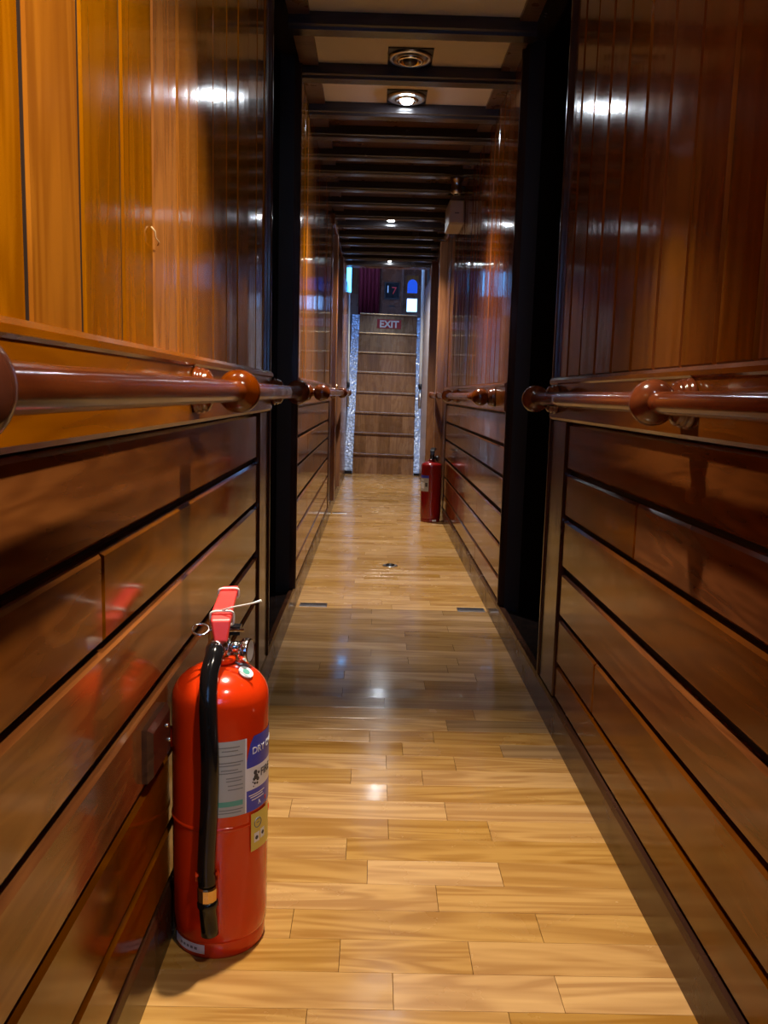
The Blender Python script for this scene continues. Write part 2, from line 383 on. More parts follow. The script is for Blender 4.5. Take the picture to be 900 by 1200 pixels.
# wall behind the camera with an open hatch to the deck
wn = MB()
wn.box(-0.42, -0.20, YB - 0.06, YB, 0, 2.34).box(0.40, 0.62, YB - 0.06, YB, 0, 2.34).box(-0.20, 0.40, YB - 0.06, YB, 0, 1.0).box(-0.20, 0.40, YB - 0.06, YB, 2.05, 2.34)
struct(wn.build('wall_back', M['dark']))
wf = MB()
for a, b, c, d in ((-0.20, -0.17, 1.0, 2.05), (0.37, 0.40, 1.0, 2.05), (-0.17, 0.37, 1.0, 1.03), (-0.17, 0.37, 2.02, 2.05)): wf.box(a, b, YB - 0.05, YB - 0.01, c, d)
w1 = struct(wf.build('window_1', M['case'])); MB().box(-0.17, 0.37, YB - 0.032, YB - 0.028, 1.03, 2.02).build('pane', M['glass'], w1)

# ------------------------------------------------------------------ ceiling
ce = struct(MB().box(-0.42, 0.62, YB, 8.85, 2.29, 2.36).build('ceiling', M['beam']))
BY = [-0.8, -0.35, 0.08, 0.50, 0.93, 1.37, 1.86, 2.32, 2.77, 3.230, 3.700, 4.160, 4.505, 4.880, 5.215, 5.62, 6.04, 6.47, 6.84, 7.24, 7.62, 8.06, 8.42, 8.80]
bw = 0.040
bmesh_beam = MB().prism([(-bw, 2.29), (-bw, ZB + 0.014), (-bw + 0.010, ZB + 0.010), (-bw + 0.014, ZB), (bw - 0.008, ZB), (bw, ZB + 0.008), (bw, 2.29)], XL + 0.0005, XR - 0.0005, 0).mesh('beam', M['beam'])
for yb in BY: link('ceiling_beam', bmesh_beam, ce, (0, yb, 0))
for a, b in zip(BY, BY[1:]):
    y0, y1 = a + bw + .001, b - bw - .001
    px0, px1 = -0.262, 0.472
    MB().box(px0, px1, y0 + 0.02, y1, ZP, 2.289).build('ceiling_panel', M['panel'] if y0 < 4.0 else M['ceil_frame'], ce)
    MB().box(XL + .001, px0 - .001, y0, y1, ZP - 0.012, 2.289).build('panel_frame', M['ceil_frame'], ce)
    MB().box(px1 + .001, XR - .001, y0, y1, ZP - 0.012, 2.289).build('panel_frame', M['ceil_frame'], ce)
    MB().box(px0, px1, y0, y0 + 0.019, ZP - 0.010, 2.289).build('panel_frame', M['ceil_frame'], ce)

# downlights
def downlight(x, y, label, lit):
    t = thing('ceiling_light', label, 'light', (x, y, ZP), 'recessed downlights in the ceiling panels')
    MB().cbox(-0.088, 0.088, -0.088, 0.088, -0.006, -0.0005, '-z', 0.002).build('mounting_plate', M['iron'], t)
    MB().lathe([(0.087, -0.006), (0.087, -0.010), (0.080, -0.015), (0.066, -0.013), (0.060, -0.0065)], (0, 0, 0), (0, 0, 1), 36).build('outer_ring', M['steel'], t)
    MB().lathe([(0.054, -0.013), (0.054, -0.020), (0.048, -0.024), (0.038, -0.022), (0.034, -0.014)], (0, 0, 0), (0, 0, 1), 32).build('inner_ring', M['chrome'], t)
    MB().sphere((0, 0, -0.016), 0.031, 20, 12, (1, 1, 0.62)).build('lens', M['lens_on'] if lit else M['lens_off'], t)
    return t
downlight(0.104, 3.565, 'unlit round recessed downlight with grey rings, nearest in view on the ceiling', False)
downlight(0.106, 4.02, 'lit recessed downlight shining white in the panel behind the unlit one', True)
downlight(0.086, 6.655, 'small lit downlight midway along the far run of dark beams', True)
downlight(0.108, 8.60, 'farthest lit downlight just before the staircase opening', True)
downlight(-0.05, 1.56, 'lit downlight overhead above the near red fire extinguisher', True)
downlight(0.38, 0.29, 'lit downlight overhead close to the camera by the right wall', True)

# ------------------------------------------------------------------ handrails
def handrail(side, y0, y1, balls, rings, label):
    L = side == 'l'; X = (XL if L else XR); sx = 1 if L else -1; xr = -0.243 if L else 0.456; z = 0.952
    t = thing('handrail', label, 'handrail', (xr, (y0 + y1) / 2, z), 'wooden handrails along the corridor')
    t0 = (y0 + y1) / 2
    MB().sweep([(0, y0 - t0 + (y1 - y0) * k / 8, 0) for k in range(9)], 0.0185, 20).build('rail_bar', M['rail'], t)
    gap = abs(xr - (X + sx * 0.017))
    for b in balls:
        MB().sphere((0, b - t0, 0), 0.0385, 28, 18, (1, 0.92, 1)).build('ball_joint', M['rail'], t)
        MB().lathe([(0.040, 0.0), (0.043, 0.004), (0.040, 0.009), (0.0385, 0.010), (0.041, 0.014), (0.038, 0.018), (0.036, 0.019), (0.038, 0.023), (0.034, 0.027), (0.020, 0.034), (0.016, gap - 0.03), (0.020, gap - 0.02)],
                   (-sx * gap, b - t0, 0), (sx, 0, 0), 28).build('bracket', M['rail'], t)
    for b in rings:
        MB().lathe([(0.018, -0.012), (0.024, -0.010), (0.026, 0), (0.024, 0.010), (0.018, 0.012)], (0, b - t0, 0), (0, 1, 0), 20).build('collar', M['rail'], t)
    return t
handrail('l', -0.55, 2.72, (0.490, 1.535, 2.70), (), 'near left wooden handrail with round ball joints, in front of the orange planks')
handrail('r', -0.55, 2.47, (0.35, 1.41, 2.45), (), 'near right wooden handrail with round ball joints, on the dark near wall')
handrail('l', 3.88, 7.92, (3.90, 6.30), (6.75, 7.85), 'far left wooden handrail with dark ball end, beyond the dark left doorway')
handrail('r', 3.72, 7.00, (3.74, 5.45), (6.2, 6.95), 'far right wooden handrail with dark ball end, above the far extinguisher')

# ------------------------------------------------------------------ fire extinguishers
def text_mesh(s, size, mt, extrude=0.0002, align='LEFT', bold=0.0):
    c = bpy.data.curves.new('txt', 'FONT'); c.body = s; c.size = size; c.extrude = extrude; c.align_x = align; c.resolution_u = 3; c.offset = bold
    o = bpy.data.objects.new('txt', c); col.objects.link(o)
    dg = bpy.context.evaluated_depsgraph_get(); me = bpy.data.meshes.new_from_object(o.evaluated_get(dg))
    bpy.data.objects.remove(o); bpy.data.curves.remove(c)
    me.materials.clear(); me.materials.append(mt); return me
class Wrap:
    """points on a cylinder: angle a (degrees, 0 = n0, growing to the viewer's right), height z"""
    def __init__(s, n0, R): s.n = Vector((n0[0], n0[1], 0)).normalized(); s.t = Vector((-s.n.y, s.n.x, 0)); s.R = R
    def p(s, a, z, e=0): a = math.radians(a); return (s.n * math.cos(a) + s.t * math.sin(a)) * (s.R + e) + Vector((0, 0, z))
    def patch(s, mb, a0, a1, z0, z1, e, top=None):
        n = max(2, int(abs(a1 - a0) / 5)); v = []; f = []
        for i in range(n + 1):
            a = a0 + (a1 - a0) * i / n
            v += [s.p(a, z0, e), s.p(a, z1 if top is None else top(i / n), e)]
        for i in range(n): f.append((2 * i, 2 * i + 2, 2 * i + 3, 2 * i + 1))
        mb.add(v, f, True); return mb
    def text(s, body, size, a0, z, e, m, name, parent):
        me = text_mesh(body, size, m, bold=size * 0.012)
        for v in me.vertices:
            q = s.p(a0 + math.degrees(v.co.x / s.R), z + v.co.y, e + v.co.z); v.co = q
        return link(name, me, parent)

def extinguisher(loc, near):
    cx, cy, _ = loc
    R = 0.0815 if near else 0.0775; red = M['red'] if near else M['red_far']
    t = thing('fire_extinguisher',
              'red fire extinguisher with black hose on the floor by the near left wall' if near else
              'dark red fire extinguisher standing far away on the floor by the right wall', 'fire extinguisher', loc, 'red fire extinguishers on the corridor floor')
    H = 0.440 if near else 0.425
    DH = 0.057 if near else 0.036
    prof = [(R * 0.80, 0.020), (R * 0.93, 0.024), (R * 0.985, 0.034), (R * 0.995, 0.06), (R, H * 0.5)] + \
           [(R, H - 0.02), (R, H)] + [(R * math.cos(a) if a < 1.45 else 0.02, H + DH * math.sin(a)) for a in (0.2, 0.4, 0.6, 0.8, 1.0, 1.2, 1.35)] + [(0.024, H + DH + 0.003), (0.022, H + DH + 0.011)]
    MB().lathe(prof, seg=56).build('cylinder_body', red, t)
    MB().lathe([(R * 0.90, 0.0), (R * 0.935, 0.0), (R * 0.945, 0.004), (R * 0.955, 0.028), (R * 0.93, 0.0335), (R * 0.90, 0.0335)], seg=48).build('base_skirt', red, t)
    MB().lathe([(R - .001, -0.005), (R + 0.0016, -0.0015), (R + 0.0018, 0.0015), (R - .001, 0.005)], (0, 0, 0.233), seg=56).build('weld_band', red, t)
    d = Vector((-cx, -cy, 0)).normalized(); rt = Vector((-d.y, d.x, 0)); up = Vector((0, 0, 1))
    def P(a, b, z): return d * a + rt * b + up * z      # a towards the viewer, b to the viewer's right
    zt = H + DH + 0.009
    MB().lathe([(0.026, 0.0), (0.027, 0.003), (0.027, 0.009), (0.022, 0.011)], (0, 0, zt - 0.008), seg=24).build('neck_ring', red, t)
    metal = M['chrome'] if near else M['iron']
    v = MB().lathe([(0.021, 0), (0.021, 0.006), (0.014, 0.010), (0.014, 0.016), (0.017, 0.019), (0.017, 0.042), (0.012, 0.046)], (0, 0, zt + 0.001), seg=24)
    v.lathe([(0.010, 0), (0.010, 0.022), (0.0075, 0.024), (0.0075, 0.034)], P(0.0, 0.010, zt + 0.016), rt, 16)
    v.build('valve', metal, t)
    # gauge on the viewer's right
    gn = (rt * 0.93 + d * 0.36).normalized(); gp = P(0.004, 0.040, zt + 0.010)
    g = MB().lathe([(0.012, -0.006), (0.020, -0.005), (0.0215, 0.0), (0.0215, 0.008), (0.0195, 0.011), (0.0185, 0.009)], gp, gn, 28).build('pressure_gauge', metal, t)
    MB().lathe([(0.0183, 0.0095), (0.0183, 0.0100)], gp, gn, 28).build('gauge_face', M['grey_label'], g)
    # carrying handle (fixed) and squeeze lever
    def bar(pts, w, th, name, m):
        mb = MB(); vs = []; n = len(pts)
        for i, (a, b, z) in enumerate(pts):
            q = Vector(P(a, b, z)); nx = Vector(P(*pts[min(i + 1, n - 1)])) - Vector(P(*pts[max(i - 1, 0)])); nx.normalize()
            nn = nx.cross(rt).normalized(); ww = w[i] if isinstance(w, list) else w
            vs += [q + rt * ww / 2 + nn * th / 2, q - rt * ww / 2 + nn * th / 2, q - rt * ww / 2 - nn * th / 2, q + rt * ww / 2 - nn * th / 2]
        f = [(0, 1, 2, 3), tuple(4 * n - 4 + k for k in (3, 2, 1, 0))]
        for i in range(n - 1):
            for k in range(4):
                j = (k + 1) % 4; f.append((4 * i + k, 4 * i + j, 4 * i + 4 + j, 4 * i + 4 + k))
        mb.add(vs, f); o = mb.build(name, m, t)
        bv = o.modifiers.new('edge', 'BEVEL'); bv.width = 0.003; bv.segments = 2; return o
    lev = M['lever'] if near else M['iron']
    bar([(0.022, 0, zt + 0.045), (-0.015, 0.002, zt + 0.046), (-0.050, 0.006, zt + 0.052), (-0.095, 0.010, zt + 0.046)], [0.026, 0.028, 0.026, 0.024], 0.008, 'carrying_handle', lev)
    tilt = 0.075 if near else 0.040
    bar([(0.030, 0.000, zt + 0.034), (0.024, 0.000, zt + 0.066), (-0.004, 0.003, zt + 0.076), (-0.040, 0.008, zt + 0.082), (-0.092, 0.016, zt + 0.055 + tilt * 0.5), (-0.110, 0.019, zt + 0.052 + tilt * 0.5)],
        [0.022, 0.033, 0.034, 0.032, 0.030, 0.024], 0.014, 'squeeze_lever', lev)
    vw = Wrap((d.x, d.y), R)
    if near:
        MB().box(-0.014, 0.014, -0.012, 0.012, 0, 0.014).build('valve_cap', M['black'], t, P(-0.012, 0.020, zt + 0.036)) 
        # safety pin: rod through the lever, ring on the left
        pr = MB(); zc = zt + 0.050
        pr.sweep([P(0.020, -0.020, zc + 0.002), P(0.018, 0.0, zc), P(0.016, 0.038, zc - 0.001)], 0.0026, 10)
        pr.sweep([P(0.020 - 0.010 * math.sin(a), -0.033 + 0.0135 * math.cos(a), zc + 0.003 + 0.0065 * math.sin(a)) for a in [2 * PI * k / 28 for k in range(28)]], 0.0024, 8, True)
        pr.build('safety_pin', M['chrome'], t)
        # white cable ties round the lever and the loose tail
        def band(a, b, z, w, h, nm, slope):
            q = []
            for k in range(32):
                th = 2 * PI * k / 32; cc, ss = math.cos(th), math.sin(th)
                xx = math.copysign(abs(cc) ** 0.45, cc) * w; yy = math.copysign(abs(ss) ** 0.45, ss) * h
                q.append(P(a + yy * slope, b + xx, z + yy))
            MB().sweep(q, 0.0021, 8, True).build(nm, M['white'], t)
        band(0.008, 0.002, zt + 0.068, 0.0195, 0.014, 'cable_tie', 0.4)
        band(-0.080, 0.014, zt + 0.090, 0.0175, 0.010, 'cable_tie', 0.4)
        MB().sweep([P(0.012, -0.002, zt + 0.082), P(0.022, 0.022, zt + 0.091), P(0.030, 0.050, zt + 0.098), P(0.034, 0.066, zt + 0.104)], [0.0014, 0.0014, 0.0014, 0.0022], 8).build('cable_tie_tail', M['white'], t)
        # hose
        hp = [(0.032, -0.007, zt + 0.0225), (0.040, -0.009, zt + 0.020), (0.052, -0.012, zt + 0.012), (0.068, -0.018, zt - 0.010), (0.084, -0.020, zt - 0.045), (0.092, -0.019, zt - 0.09),
              (0.095, -0.017, 0.36), (0.095, -0.018, 0.29), (0.094, -0.021, 0.23), (0.093, -0.023, 0.18), (0.094, -0.022, 0.148)]
        fine = []
        for i in range(len(hp) - 1):
            p0 = Vector(hp[max(i - 1, 0)]); p1 = Vector(hp[i]); p2 = Vector(hp[i + 1]); p3 = Vector(hp[min(i + 2, len(hp) - 1)])
            for k in range(5):
                u = k / 5; fine.append(0.5 * ((2 * p1) + (p2 - p0) * u + (2 * p0 - 5 * p1 + 4 * p2 - p3) * u * u + (3 * p1 - p0 - 3 * p2 + p3) * u ** 3))
        fine.append(Vector(hp[-1]))
        ho = MB().sweep([P(*q) for q in fine], 0.0148, 18).build('hose', M['rubber'], t)
        MB().lathe([(0.0165, 0), (0.0180, 0.002), (0.0180, 0.012), (0.0155, 0.014), (0.0165, 0.016), (0.0165, 0.026), (0.0150, 0.028)], P(0.014, -0.003, zt + 0.021), (P(0.034, -0.008, zt + 0.022) - P(0.014, -0.003, zt + 0.021)), 20).build('hose_nut', M['chrome'], ho)
        MB().lathe([(0.0155, 0), (0.0162, 0.002), (0.0162, 0.022), (0.0150, 0.025)], P(0.095, -0.0215, 0.122), (0, 0, 1), 12, False).build('ferrule', M['brass'], ho)
        ax = (P(0.098, -0.017, 0.060) - P(0.095, -0.0215, 0.126)).normalized()
        MB().lathe([(0.0150, 0), (0.0172, 0.003), (0.0172, 0.010), (0.0150, 0.014), (0.0142, 0.050), (0.0148, 0.060), (0.0120, 0.062)], P(0.095, -0.0215, 0.122), ax, 20).build('nozzle', M['rubber'], ho)
        # clip that holds the hose
        ck = MB()
        for sg in (-1, 1):
            ck.sweep([P(0.079, -0.022 + sg * 0.012, 0.165), P(0.090, -0.022 + sg * 0.018, 0.167), P(0.100, -0.022 + sg * 0.016, 0.168)], 0.0026, 8)
            ck.sweep([P(0.090, -0.022 + sg * 0.018, 0.167), P(0.090, -0.022 + sg * 0.018, 0.155), P(0.083, -0.022 + sg * 0.010, 0.146)], 0.0026, 8)
        ck.build('hose_clip', M['red'], t)
        # mounting lug on the back left
        MB().box(-0.006, 0.006, -0.012, 0.012, -0.014, 0.014).build('mounting_lug', M['red'], t, vw.p(-100, 0.362, 0.002))
        # labels
        z0, z1 = 0.256, 0.3865
        lb = vw.patch(MB(), -12, 29, z0, z1, 0.0006).build('instruction_label', M['grey_label'], t)
        pr = MB()
        for k, (zz, a0, a1) in enumerate([(0.376, -2, 22), (0.370, 1, 20), (0.362, -2, 26), (0.350, -4, 26), (0.345, -4, 23), (0.337, 0, 20), (0.332, -4, 25), (0.323, 6, 26), (0.318, 6, 24), (0.310, 8, 26), (0.303, 8, 26), (0.268, -2, 26), (0.263, -3, 24)]):
            vw.patch(pr, a0, a1, zz - 0.0009, zz + 0.0009, 0.0009)
        pr.build('fine_print', M['print_g'], lb)['kind'] = 'stuff'
        vw.patch(MB(), -3, 26, 0.274, 0.283, 0.0009).build('green_strip', M['green_label'], lb)
        bl = MB(); vw.patch(bl, 31, 118, z0, 0.2935, 0.0007); 
        vw.patch(bl, 31, 118, 0.333, z1, 0.0007, top=lambda u: min(z1, 0.345 + u * 0.30 + (0.012 if u > 0.02 else 0)))
        bl = bl.build('brand_label', M['blue_label'], t)
        g2 = MB(); vw.patch(g2, 29, 31, z0, z1, 0.0006); vw.patch(g2, 31, 118, 0.2935, 0.333, 0.0007)
        g2.build('white_field', M['white_label'], bl)
        vw.text('DRY CHEMICAL', 0.0165, 38.5, 0.3555, 0.001, M['white_label'], 'lettering', bl)
        vw.text('FIRE', 0.019, 53, 0.311, 0.001, M['print'], 'lettering', bl)
        ic = MB()
        for a, zz, r in ((44, 0.322, 0.0042), (45, 0.314, 0.0050), (42, 0.311, 0.0030), (48, 0.309, 0.0034), (43, 0.303, 0.0022), (47, 0.302, 0.0022), (40, 0.306, 0.0014), (49.5, 0.3195, 0.0026), (41, 0.2985, 0.0012)):
            q = vw.p(a, zz, 0.0010); nn = (vw.p(a, zz, 1) - vw.p(a, zz, 0)); ic.lathe([(r, -0.0002), (r, 0.0002)], q, nn, 12)
        ic.build('emblem', M['print'], bl)
        dv = MB()
        for zz, a0, a1 in ((0.284, 34, 62), (0.280, 36, 58), (0.275, 38, 60)): vw.patch(dv, a0, a1, zz - 0.0010, zz + 0.0010, 0.0010)
        dv.build('fine_print', M['white_label'], bl)['kind'] = 'stuff'
        vw.text('A', 0.010, 49, 0.263, 0.001, M['white_label'], 'lettering', bl)
        vw.text('B', 0.010, 63, 0.263, 0.001, M['red_print_glint'], 'lettering', bl)
        ys = vw.patch(MB(), 36.5, 72, 0.184, 0.251, 0.0026).build('yellow_sticker', M['yellow_label'], t)
        mk = MB(); q = vw.p(47, 0.232, 0.003); nn = vw.p(47, 0, 1) - vw.p(47, 0, 0); nn = nn.normalized(); tt = up.cross(nn)
        mk.sweep([q + (tt * math.cos(a) + up * math.sin(a)) * 0.0085 for a in [2 * PI * k / 24 for k in range(24)]], 0.0007, 6, True)
        for zz, a0, a1 in ((0.238, 43, 51), (0.232, 45, 50)): vw.patch(mk, a0, a1, zz - 0.0008, zz + 0.0008, 0.003)
        mk.build('sticker_emblem', M['print_g'], ys)
        wp = MB(); vw.patch(wp, 41, 50, 0.198, 0.215, 0.003); vw.patch(wp, 52, 60, 0.200, 0.217, 0.003); wp.build('sticker_field', M['white_label'], ys)
        mk2 = MB()
        for a, zz in ((45, 0.206), (56, 0.209)):
            q = vw.p(a, zz, 0.0034); nn = vw.p(a, 0, 1) - vw.p(a, 0, 0); mk2.lathe([(0.0035, -0.0002), (0.0035, 0.0002)], q, nn, 10)
        mk2.build('sticker_mark', M['print'], ys)
        sw = Wrap((d.x, d.y), R * 0.955)
        st = sw.patch(MB(), -72, -20, 0.009, 0.0255, 0.0008).build('base_sticker', M['white_label'], t)
        pr = MB()
        for a in range(-58, -28, 6): sw.patch(pr, a, a + 4, 0.015, 0.0195, 0.0012)
        pr.build('fine_print', M['print_g'], st)['kind'] = 'stuff'
        # round sticker on the shoulder
        q = vw.p(52, 0, 0).normalized() * 0.052; q.z = H + 0.0462; nn = Vector((q.x, q.y, 0.085))
        sd = MB().lathe([(0.013, -0.0015), (0.013, 0.0022)], q, nn, 24).build('shoulder_sticker', M['white_label'], t)
        MB().lathe([(0.0065, 0.0022), (0.0065, 0.0026)], q, nn, 16).build('sticker_mark', M['green_label'], sd)
    else:
        st = vw.patch(MB(), -78, -14, 0.235, 0.355, 0.0008).build('side_label', M['grey_label'], t)
        vw.patch(MB(), -78, -14, 0.335, 0.355, 0.0012).build('label_head', M['blue_label'], st)
        bt = MB(); vw.patch(bt, -70, -45, 0.315, 0.322, 0.0012); vw.patch(bt, -70, -40, 0.255, 0.30, 0.0012); bt.build('label_picture', M['white_label'], st)
        kk = MB(); vw.patch(kk, -35, -20, 0.270, 0.300, 0.0012); kk.build('label_mark', M['print'], st)
        sw = Wrap((d.x, d.y), R * 0.955); sw.patch(MB(), 12, 38, 0.008, 0.022, 0.001).build('base_sticker', M['white_label'], t)
    return t
extinguisher((-0.2515, 1.405, 0), True)
extinguisher((0.440, 6.44, 0), False)

# dark timber block on the wall behind the near extinguisher
wb = thing('wall_block', 'small dark timber block screwed to the planks behind the near extinguisher', 'block', (XL, 1.285, 0.400))
MB().cbox(0.0, 0.016, -0.060, 0.060, -0.040, 0.045, '+x', 0.008).build('block_body', M['base'], wb)
for dy, dz in ((0.03, 0.018), (0.045, -0.012)): MB().sphere((0.0165, dy, dz), 0.0038, 12, 8).build('screw', M['chrome'], wb)
# peeling shred caught between the upright planks
tag(MB().sweep([(XL + 0.002, 1.304, 1.189), (XL + 0.007, 1.307, 1.183), (XL + 0.006, 1.313, 1.175), (XL + 0.009, 1.322, 1.170), (XL + 0.006, 1.326, 1.166)], 0.0011, 8).build('peeling_shred', M['shred']),
    'tiny pale curl peeling from a seam of the left upright planks', 'shred')

# ------------------------------------------------------------------ fittings in the floor
def plate(x0, x1, y, label):
    t = thing('hatch_plate', label, 'plate', ((x0 + x1) / 2, y, 0.0), 'metal plates let into the floor')
    h = (x1 - x0) / 2
    MB().cbox(-h, h, -0.030, 0.030, 0.0001, 0.0030, '+z', 0.0012).build('plate_body', M['steel'], t)
    MB().box(-h + 0.004, h - 0.004, 0.006, 0.018, 0.0030, 0.0042).build('plate_slot', M['iron'], t)
plate(-0.318, -0.195, 3.765, 'narrow metal plate in the floor at the foot of the dark left doorway')
plate(0.392, 0.515, 3.742, 'narrow metal plate in the floor at the foot of the dark right doorway')
plate(-0.320, -0.205, 6.75, 'narrow metal plate in the floor far off by the left wall')
hr = thing('hatch_ring', 'small flush metal lifting ring in the middle of the floor', 'ring', (0.106, 4.70, 0))
MB().lathe([(0.042, 0.0002), (0.042, 0.002), (0.036, 0.0035), (0.020, 0.0035)], seg=28).build('ring_plate', M['steel'], hr)
MB().sweep([(0.022 * math.cos(a), 0.022 * math.sin(a), 0.006) for a in [2 * PI * k / 24 for k in range(24)]], 0.003, 8, True).build('pull_ring', M['iron'], hr)

# ------------------------------------------------------------------ emergency light and detector
eb = thing('emergency_light', 'off-white box lamp fixed high on the far right wall', 'lamp', (0.487, 5.60, 2.107))
MB().cbox(-0.047, 0.047, 0, 0.36, -0.071, 0.071, '-y', 0.006).build('lamp_housing', M['box'], eb)
MB().box(-0.038, 0.038, 0.02, 0.34, -0.076, -0.0712).build('diffuser', M['white'], eb)
MB().box(-0.014, 0.014, -0.002, 0.0, -0.012, -0.004).build('maker_plate', M['print_g'], eb)
sd = thing('smoke_detector', 'round grey detector under a ceiling beam above the off-white box', 'detector', (0.445, 5.215, ZB))
MB().lathe([(0.040, -0.0005), (0.040, -0.012), (0.030, -0.022), (0.030, -0.060), (0.036, -0.066), (0.034, -0.078), (0.022, -0.090)], seg=28).build('detector_body', M['steel'], sd)
MB().lathe([(0.014, -0.0902), (0.012, -0.096)], seg=16).build('sensor_cap', M['iron'], sd)

# ------------------------------------------------------------------ staircase
SX0, SX1, SY, SR, SG, NS = -0.254, 0.468, 10.15, 0.2435, 0.118, 8
sc_ = thing('staircase', 'steep wooden staircase with silvery side boards at the corridor end', 'staircase', (0.11, SY, 0)); sc_.rotation_euler = (0, 0.016, 0)
hx = (SX1 - SX0) / 2
for k in range(NS):
    z0 = k * SR; y0 = k * SG
    for j in range(5):                                   # riser of five upright boards
        x0 = -hx + 2 * hx * j / 5; x1 = -hx + 2 * hx * (j + 1) / 5 - 0.001
        MB().cbox(x0, x1 + 0.001, y0 + 0.012, y0 + 0.03, z0 - (0.007 if k == 0 else 0), z0 + SR - 0.026, '-y', 0.0004).build('riser_board', M['stair'], sc_)
    MB().cbox(-hx, hx, y0 - 0.012, y0 + SG + 0.02 if k < NS - 1 else y0 + 0.25, z0 + SR - 0.025, z0 + SR, '-y', 0.004).build('tread', M['stair'], sc_)
    MB().box(-hx + 0.002, hx - 0.002, y0 - 0.014, y0 - 0.0122, z0 + SR - 0.009, z0 + SR - 0.004).build('nosing_strip', M['brass'], sc_)
for xa, xb in ((-hx - 0.098, -hx - 0.002), (hx + 0.002, hx + 0.112)):
    yt = SG / SR
    MB().prism([(-0.055, 0.0), (0.20, 0.0), (0.20 + 1.93 * yt, 1.93), (-0.055 + 1.93 * yt, 1.93)], xa, xb, 0).build('side_board', M['film'], sc_)
    MB().box(xa + .004, xb - .004, -0.066, -0.0555, 0.0, 0.035).build('side_board_foot', M['iron'], sc_)
# EXIT sign on the top riser
es = thing('exit_sign', 'red sign with white EXIT lettering on the top stair riser', 'sign', (0.150, SY + 7 * SG + 0.009, 7 * SR + 0.120)); es.rotation_euler = (0, 0.012, 0)
MB().cbox(-0.152, 0.152, -0.006, 0.0, -0.056, 0.056, '-y', 0.002).build('sign_plate', M['red_sign'], es)
me = text_mesh('EXIT', 0.118, M['white_label'], 0.001, 'CENTER', 0.004)
me.transform(Matrix.Translation((0, -0.0072, -0.041)) @ Matrix.Rotation(PI / 2, 4, 'X') @ Matrix.Scale(1.0, 4))
lt = link('lettering', me, es)
# white posts beside the stair
def post(x, y, z0, z1, label, r):
    t = thing('stair_post', label, 'post', (x, y, z0))
    MB().sweep([(0, 0, 0.0), (-0.004, 0.02, (z1 - z0) * 0.5), (-0.010, 0.05, z1 - z0)], r, 14).build('post_pole', M['white'], t)
    MB().lathe([(r + 0.006, -0.03), (r + 0.010, -0.02), (r + 0.010, 0.02), (r + 0.006, 0.03)], seg=18).build('post_collar', M['iron'], t)
    MB().lathe([(r + .003, -0.26), (r + 0.003, -0.03)], seg=18).build('post_foot', M['steel'], t)
post(0.535, 10.28, 1.05, 2.55, 'tall white handrail post right of the staircase', 0.019)
post(-0.325, 10.20, 1.05, 2.10, 'thin white handrail post left of the staircase', 0.010)

# ------------------------------------------------------------------ stairwell and deck house above
struct(MB().box(-0.42, -0.36, YE, 11.05, 0, 1.93).build('wall_stair_left', M['case']))
struct(MB().box(0.635, 0.69, YE, 11.05, 0, 1.93).build('wall_stair_right', M['case']))
struct(MB().box(-0.42, -0.36, YE + .001, 10.6, 1.931, 2.75).box(-0.42, -0.36, 8.86, YE, 2.341, 2.75).build('wall_well_left', M['case']))
struct(MB().box(0.60, 0.66, 8.86, YE, 2.341, 4.1).box(0.63, 0.69, YE + .001, 10.9, 1.931, 2.75).build('wall_well_right', M['case']))
struct(MB().box(-1.6, 1.9, 11.12, 13.0, 1.83, 1.935).box(-1.6, -0.36, 8.85, 11.12, 1.96 + .42, 2.44).box(0.70, 1.9, 8.85, 11.12, 1.96 + .42, 2.44).build('floor_upper', M['beam']))
struct(MB().box(-0.42, 0.69, 11.32, 11.36, 0, 1.829).build('wall_sky_block', M['dark']))  # unseen, added behind the stairs to stop sky light leaking through
struct(MB().box(-0.42, 0.66, 8.80 + .06, 8.96, 2.216, 2.289).build('trim_1', M['case']))
# far wall with two windows on the right
fw = MB()
fw.box(-1.6, 0.42, 13.0, 13.06, 1.83, 4.1).box(0.60, 1.9, 13.0, 13.06, 1.83, 4.1).box(0.42, 0.60, 13.0, 13.06, 1.83, 2.16).box(0.42, 0.60, 13.0, 13.06, 2.38, 2.43).box(0.42, 0.60, 13.0, 13.06, 2.70, 4.1)
struct(fw.build('wall_far', M['cabinet']))
def window(n, x0, x1, y, z0, z1, gm='glass'):
    b = MB()
    for a, c, e, g in ((x0, x0 + .015, z0, z1), (x1 - .015, x1, z0, z1), (x0 + .015, x1 - .015, z0, z0 + .015), (x0 + .015, x1 - .015, z1 - .015, z1)): b.box(a, c, y + .01, y + .045, e, g)
    w = struct(b.build('window_%d' % n, M['case'])); MB().box(x0 + .015, x1 - .015, y + .026, y + .030, z0 + .015, z1 - .015).build('pane', M[gm], w)
    return w
window(2, 0.42, 0.60, 13.0, 2.16, 2.38); w3 = window(3, 0.42, 0.60, 13.0, 2.43, 2.70, 'glass_b')
MB().prism([(0.435, 2.685), (0.435, 2.56)] + [(0.51 - 0.075 * math.cos(a), 2.56 + 0.085 * math.sin(a)) for a in [PI * k / 12 for k in range(1, 12)]] + [(0.585, 2.56), (0.585, 2.685)], 13.012, 13.024, 1).build('arch_head', M['case'], w3)
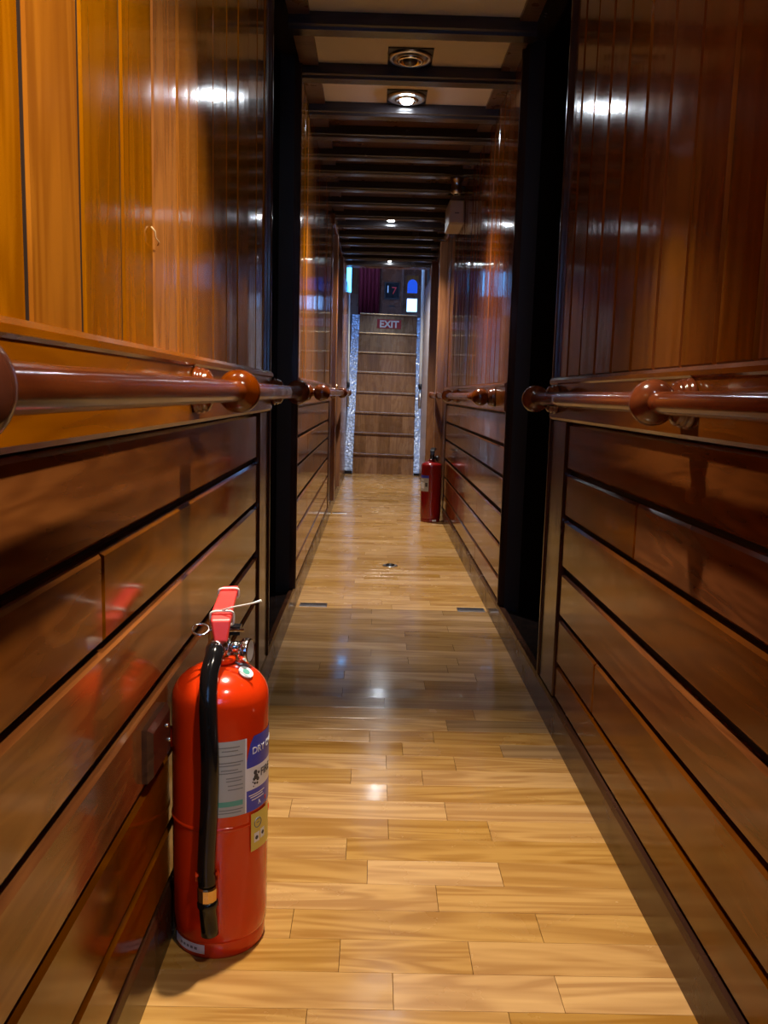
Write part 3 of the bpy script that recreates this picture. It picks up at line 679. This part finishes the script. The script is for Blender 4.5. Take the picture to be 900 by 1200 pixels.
# side walls of the deck house, glazed above the sill
for n, (x0, x1) in ((4, (-1.66, -1.6)), (5, (1.9, 1.96))):
    struct(MB().box(x0, x1, 8.85, 13.06, 1.83, 2.55).box(x0, x1, 8.85, 13.06, 3.75, 4.1).box(x0, x1, 8.85, 9.2, 2.55, 3.75).box(x0, x1, 12.6, 13.06, 2.55, 3.75).build('wall_deck_left' if n == 4 else 'wall_deck_right', M['case']))
    w = struct(MB().box(x0, x1, 9.2, 9.23, 2.55, 3.75).box(x0, x1, 12.57, 12.6, 2.55, 3.75).box(x0, x1, 10.85, 10.9, 2.55, 3.75).build('window_%d' % n, M['case']))
    MB().box(x0 + .028, x0 + .032, 9.23, 12.57, 2.55, 3.75).build('pane', M['glass'], w)
struct(MB().box(-1.66, 1.96, 8.80, 8.85, 2.45, 4.1).build('wall_deck_fore', M['case']))
rf = MB()
rf.box(-1.66, 1.96, 8.8, 9.3, 4.1, 4.16).box(-1.66, 1.96, 11.6, 13.06, 4.1, 4.16).box(-1.66, -0.6, 9.3, 11.6, 4.1, 4.16).box(0.9, 1.96, 9.3, 11.6, 4.1, 4.16)
struct(rf.build('ceiling_deck', M['beam']))
w6 = struct(MB().box(-0.6, -0.56, 9.3, 11.6, 4.1, 4.2).box(0.86, 0.9, 9.3, 11.6, 4.1, 4.2).box(-0.56, 0.86, 9.3, 9.34, 4.1, 4.2).box(-0.56, 0.86, 11.56, 11.6, 4.1, 4.2).build('window_6', M['case']))
MB().box(-0.56, 0.86, 9.34, 11.56, 4.15, 4.156).build('pane', M['glass'], w6)
# curtain
cu = MB(); v = []; f = []; n = 60
for i in range(n + 1):
    x = -0.28 + 0.30 * i / n; yv = 12.55 + 0.022 * math.sin(i / n * 2 * PI * 5.5) + 0.008 * math.sin(i * 1.7)
    v += [(x, yv, 1.95), (x, yv * 0.9995, 3.4), (x, yv + 0.006, 3.4), (x, yv + 0.006, 1.95)]
for i in range(n):
    a = 4 * i; b = a + 4
    f += [(a, b, b + 1, a + 1), (a + 3, a + 2, b + 2, b + 3), (a + 1, b + 1, b + 2, a + 2), (a, a + 3, b + 3, b)]
f += [(0, 1, 2, 3), (4 * n + 3, 4 * n + 2, 4 * n + 1, 4 * n)]
ct = thing('curtain', 'dark red curtain hanging in folds above the staircase', 'curtain', (0, 0, 0))
cu.add(v, f, True).build('curtain_cloth', M['curtain'], ct)
MB().sweep([(-0.36, 12.55, 3.41), (0.06, 12.55, 3.41)], 0.012, 10).build('curtain_rod', M['iron'], ct)
# cabinet
cb = thing('cabinet', 'dark wooden cabinet with a small glazed panel beside the red curtain', 'cabinet', (0.20, 12.55, 1.935))
MB().cbox(-0.16, 0.16, 0, 0.42, 0.0, 1.2, '-y', 0.006).build('cabinet_body', M['cabinet'], cb)
dd = MB().cbox(-0.14, 0.14, -0.018, -0.0005, 0.02, 1.15, '-y', 0.004).build('door', M['cabinet'], cb)
fr = MB()
for a, b, c, d in ((-0.11, -0.09, 0.36, 0.60), (0.09, 0.11, 0.36, 0.60), (-0.09, 0.09, 0.36, 0.38), (-0.09, 0.09, 0.58, 0.60)): fr.box(a, b, -0.028, -0.0185, c, d)
fr.build('panel_frame', M['iron'], dd)
MB().box(-0.09, 0.09, -0.022, -0.0185, 0.38, 0.58).build('glass_panel', M['black'], dd)
me = text_mesh('7', 0.15, M['red_print_glint'], 0.001, 'CENTER'); me.transform(Matrix.Translation((0.03, -0.0235, 0.43)) @ Matrix.Rotation(PI / 2, 4, 'X'))
link('red_reflection', me, dd)  # curtain's reflection in the glass, drawn as a red glyph
MB().box(-0.065, -0.052, -0.0235, -0.0222, 0.45, 0.55).build('white_mark', M['white_label'], dd)
MB().box(-0.04, 0.04, -0.026, -0.0185, 0.26, 0.275).build('handle', M['iron'], dd)
# glowing panel at the left of the stairwell
cy_ = thing('light_panel', 'narrow glowing cyan light panel on the left wall above the stairs', 'light', (-0.335, 9.96, 2.255))
MB().cbox(-0.024, 0.024, 0.0, 0.05, -0.185, 0.185, '-y', 0.004).build('panel_housing', M['box'], cy_)
MB().box(-0.022, 0.024, -0.004, -0.0005, -0.165, 0.16).box(0.0245, 0.028, 0.002, 0.05, -0.165, 0.16).build('lit_face', M['cyan'], cy_)
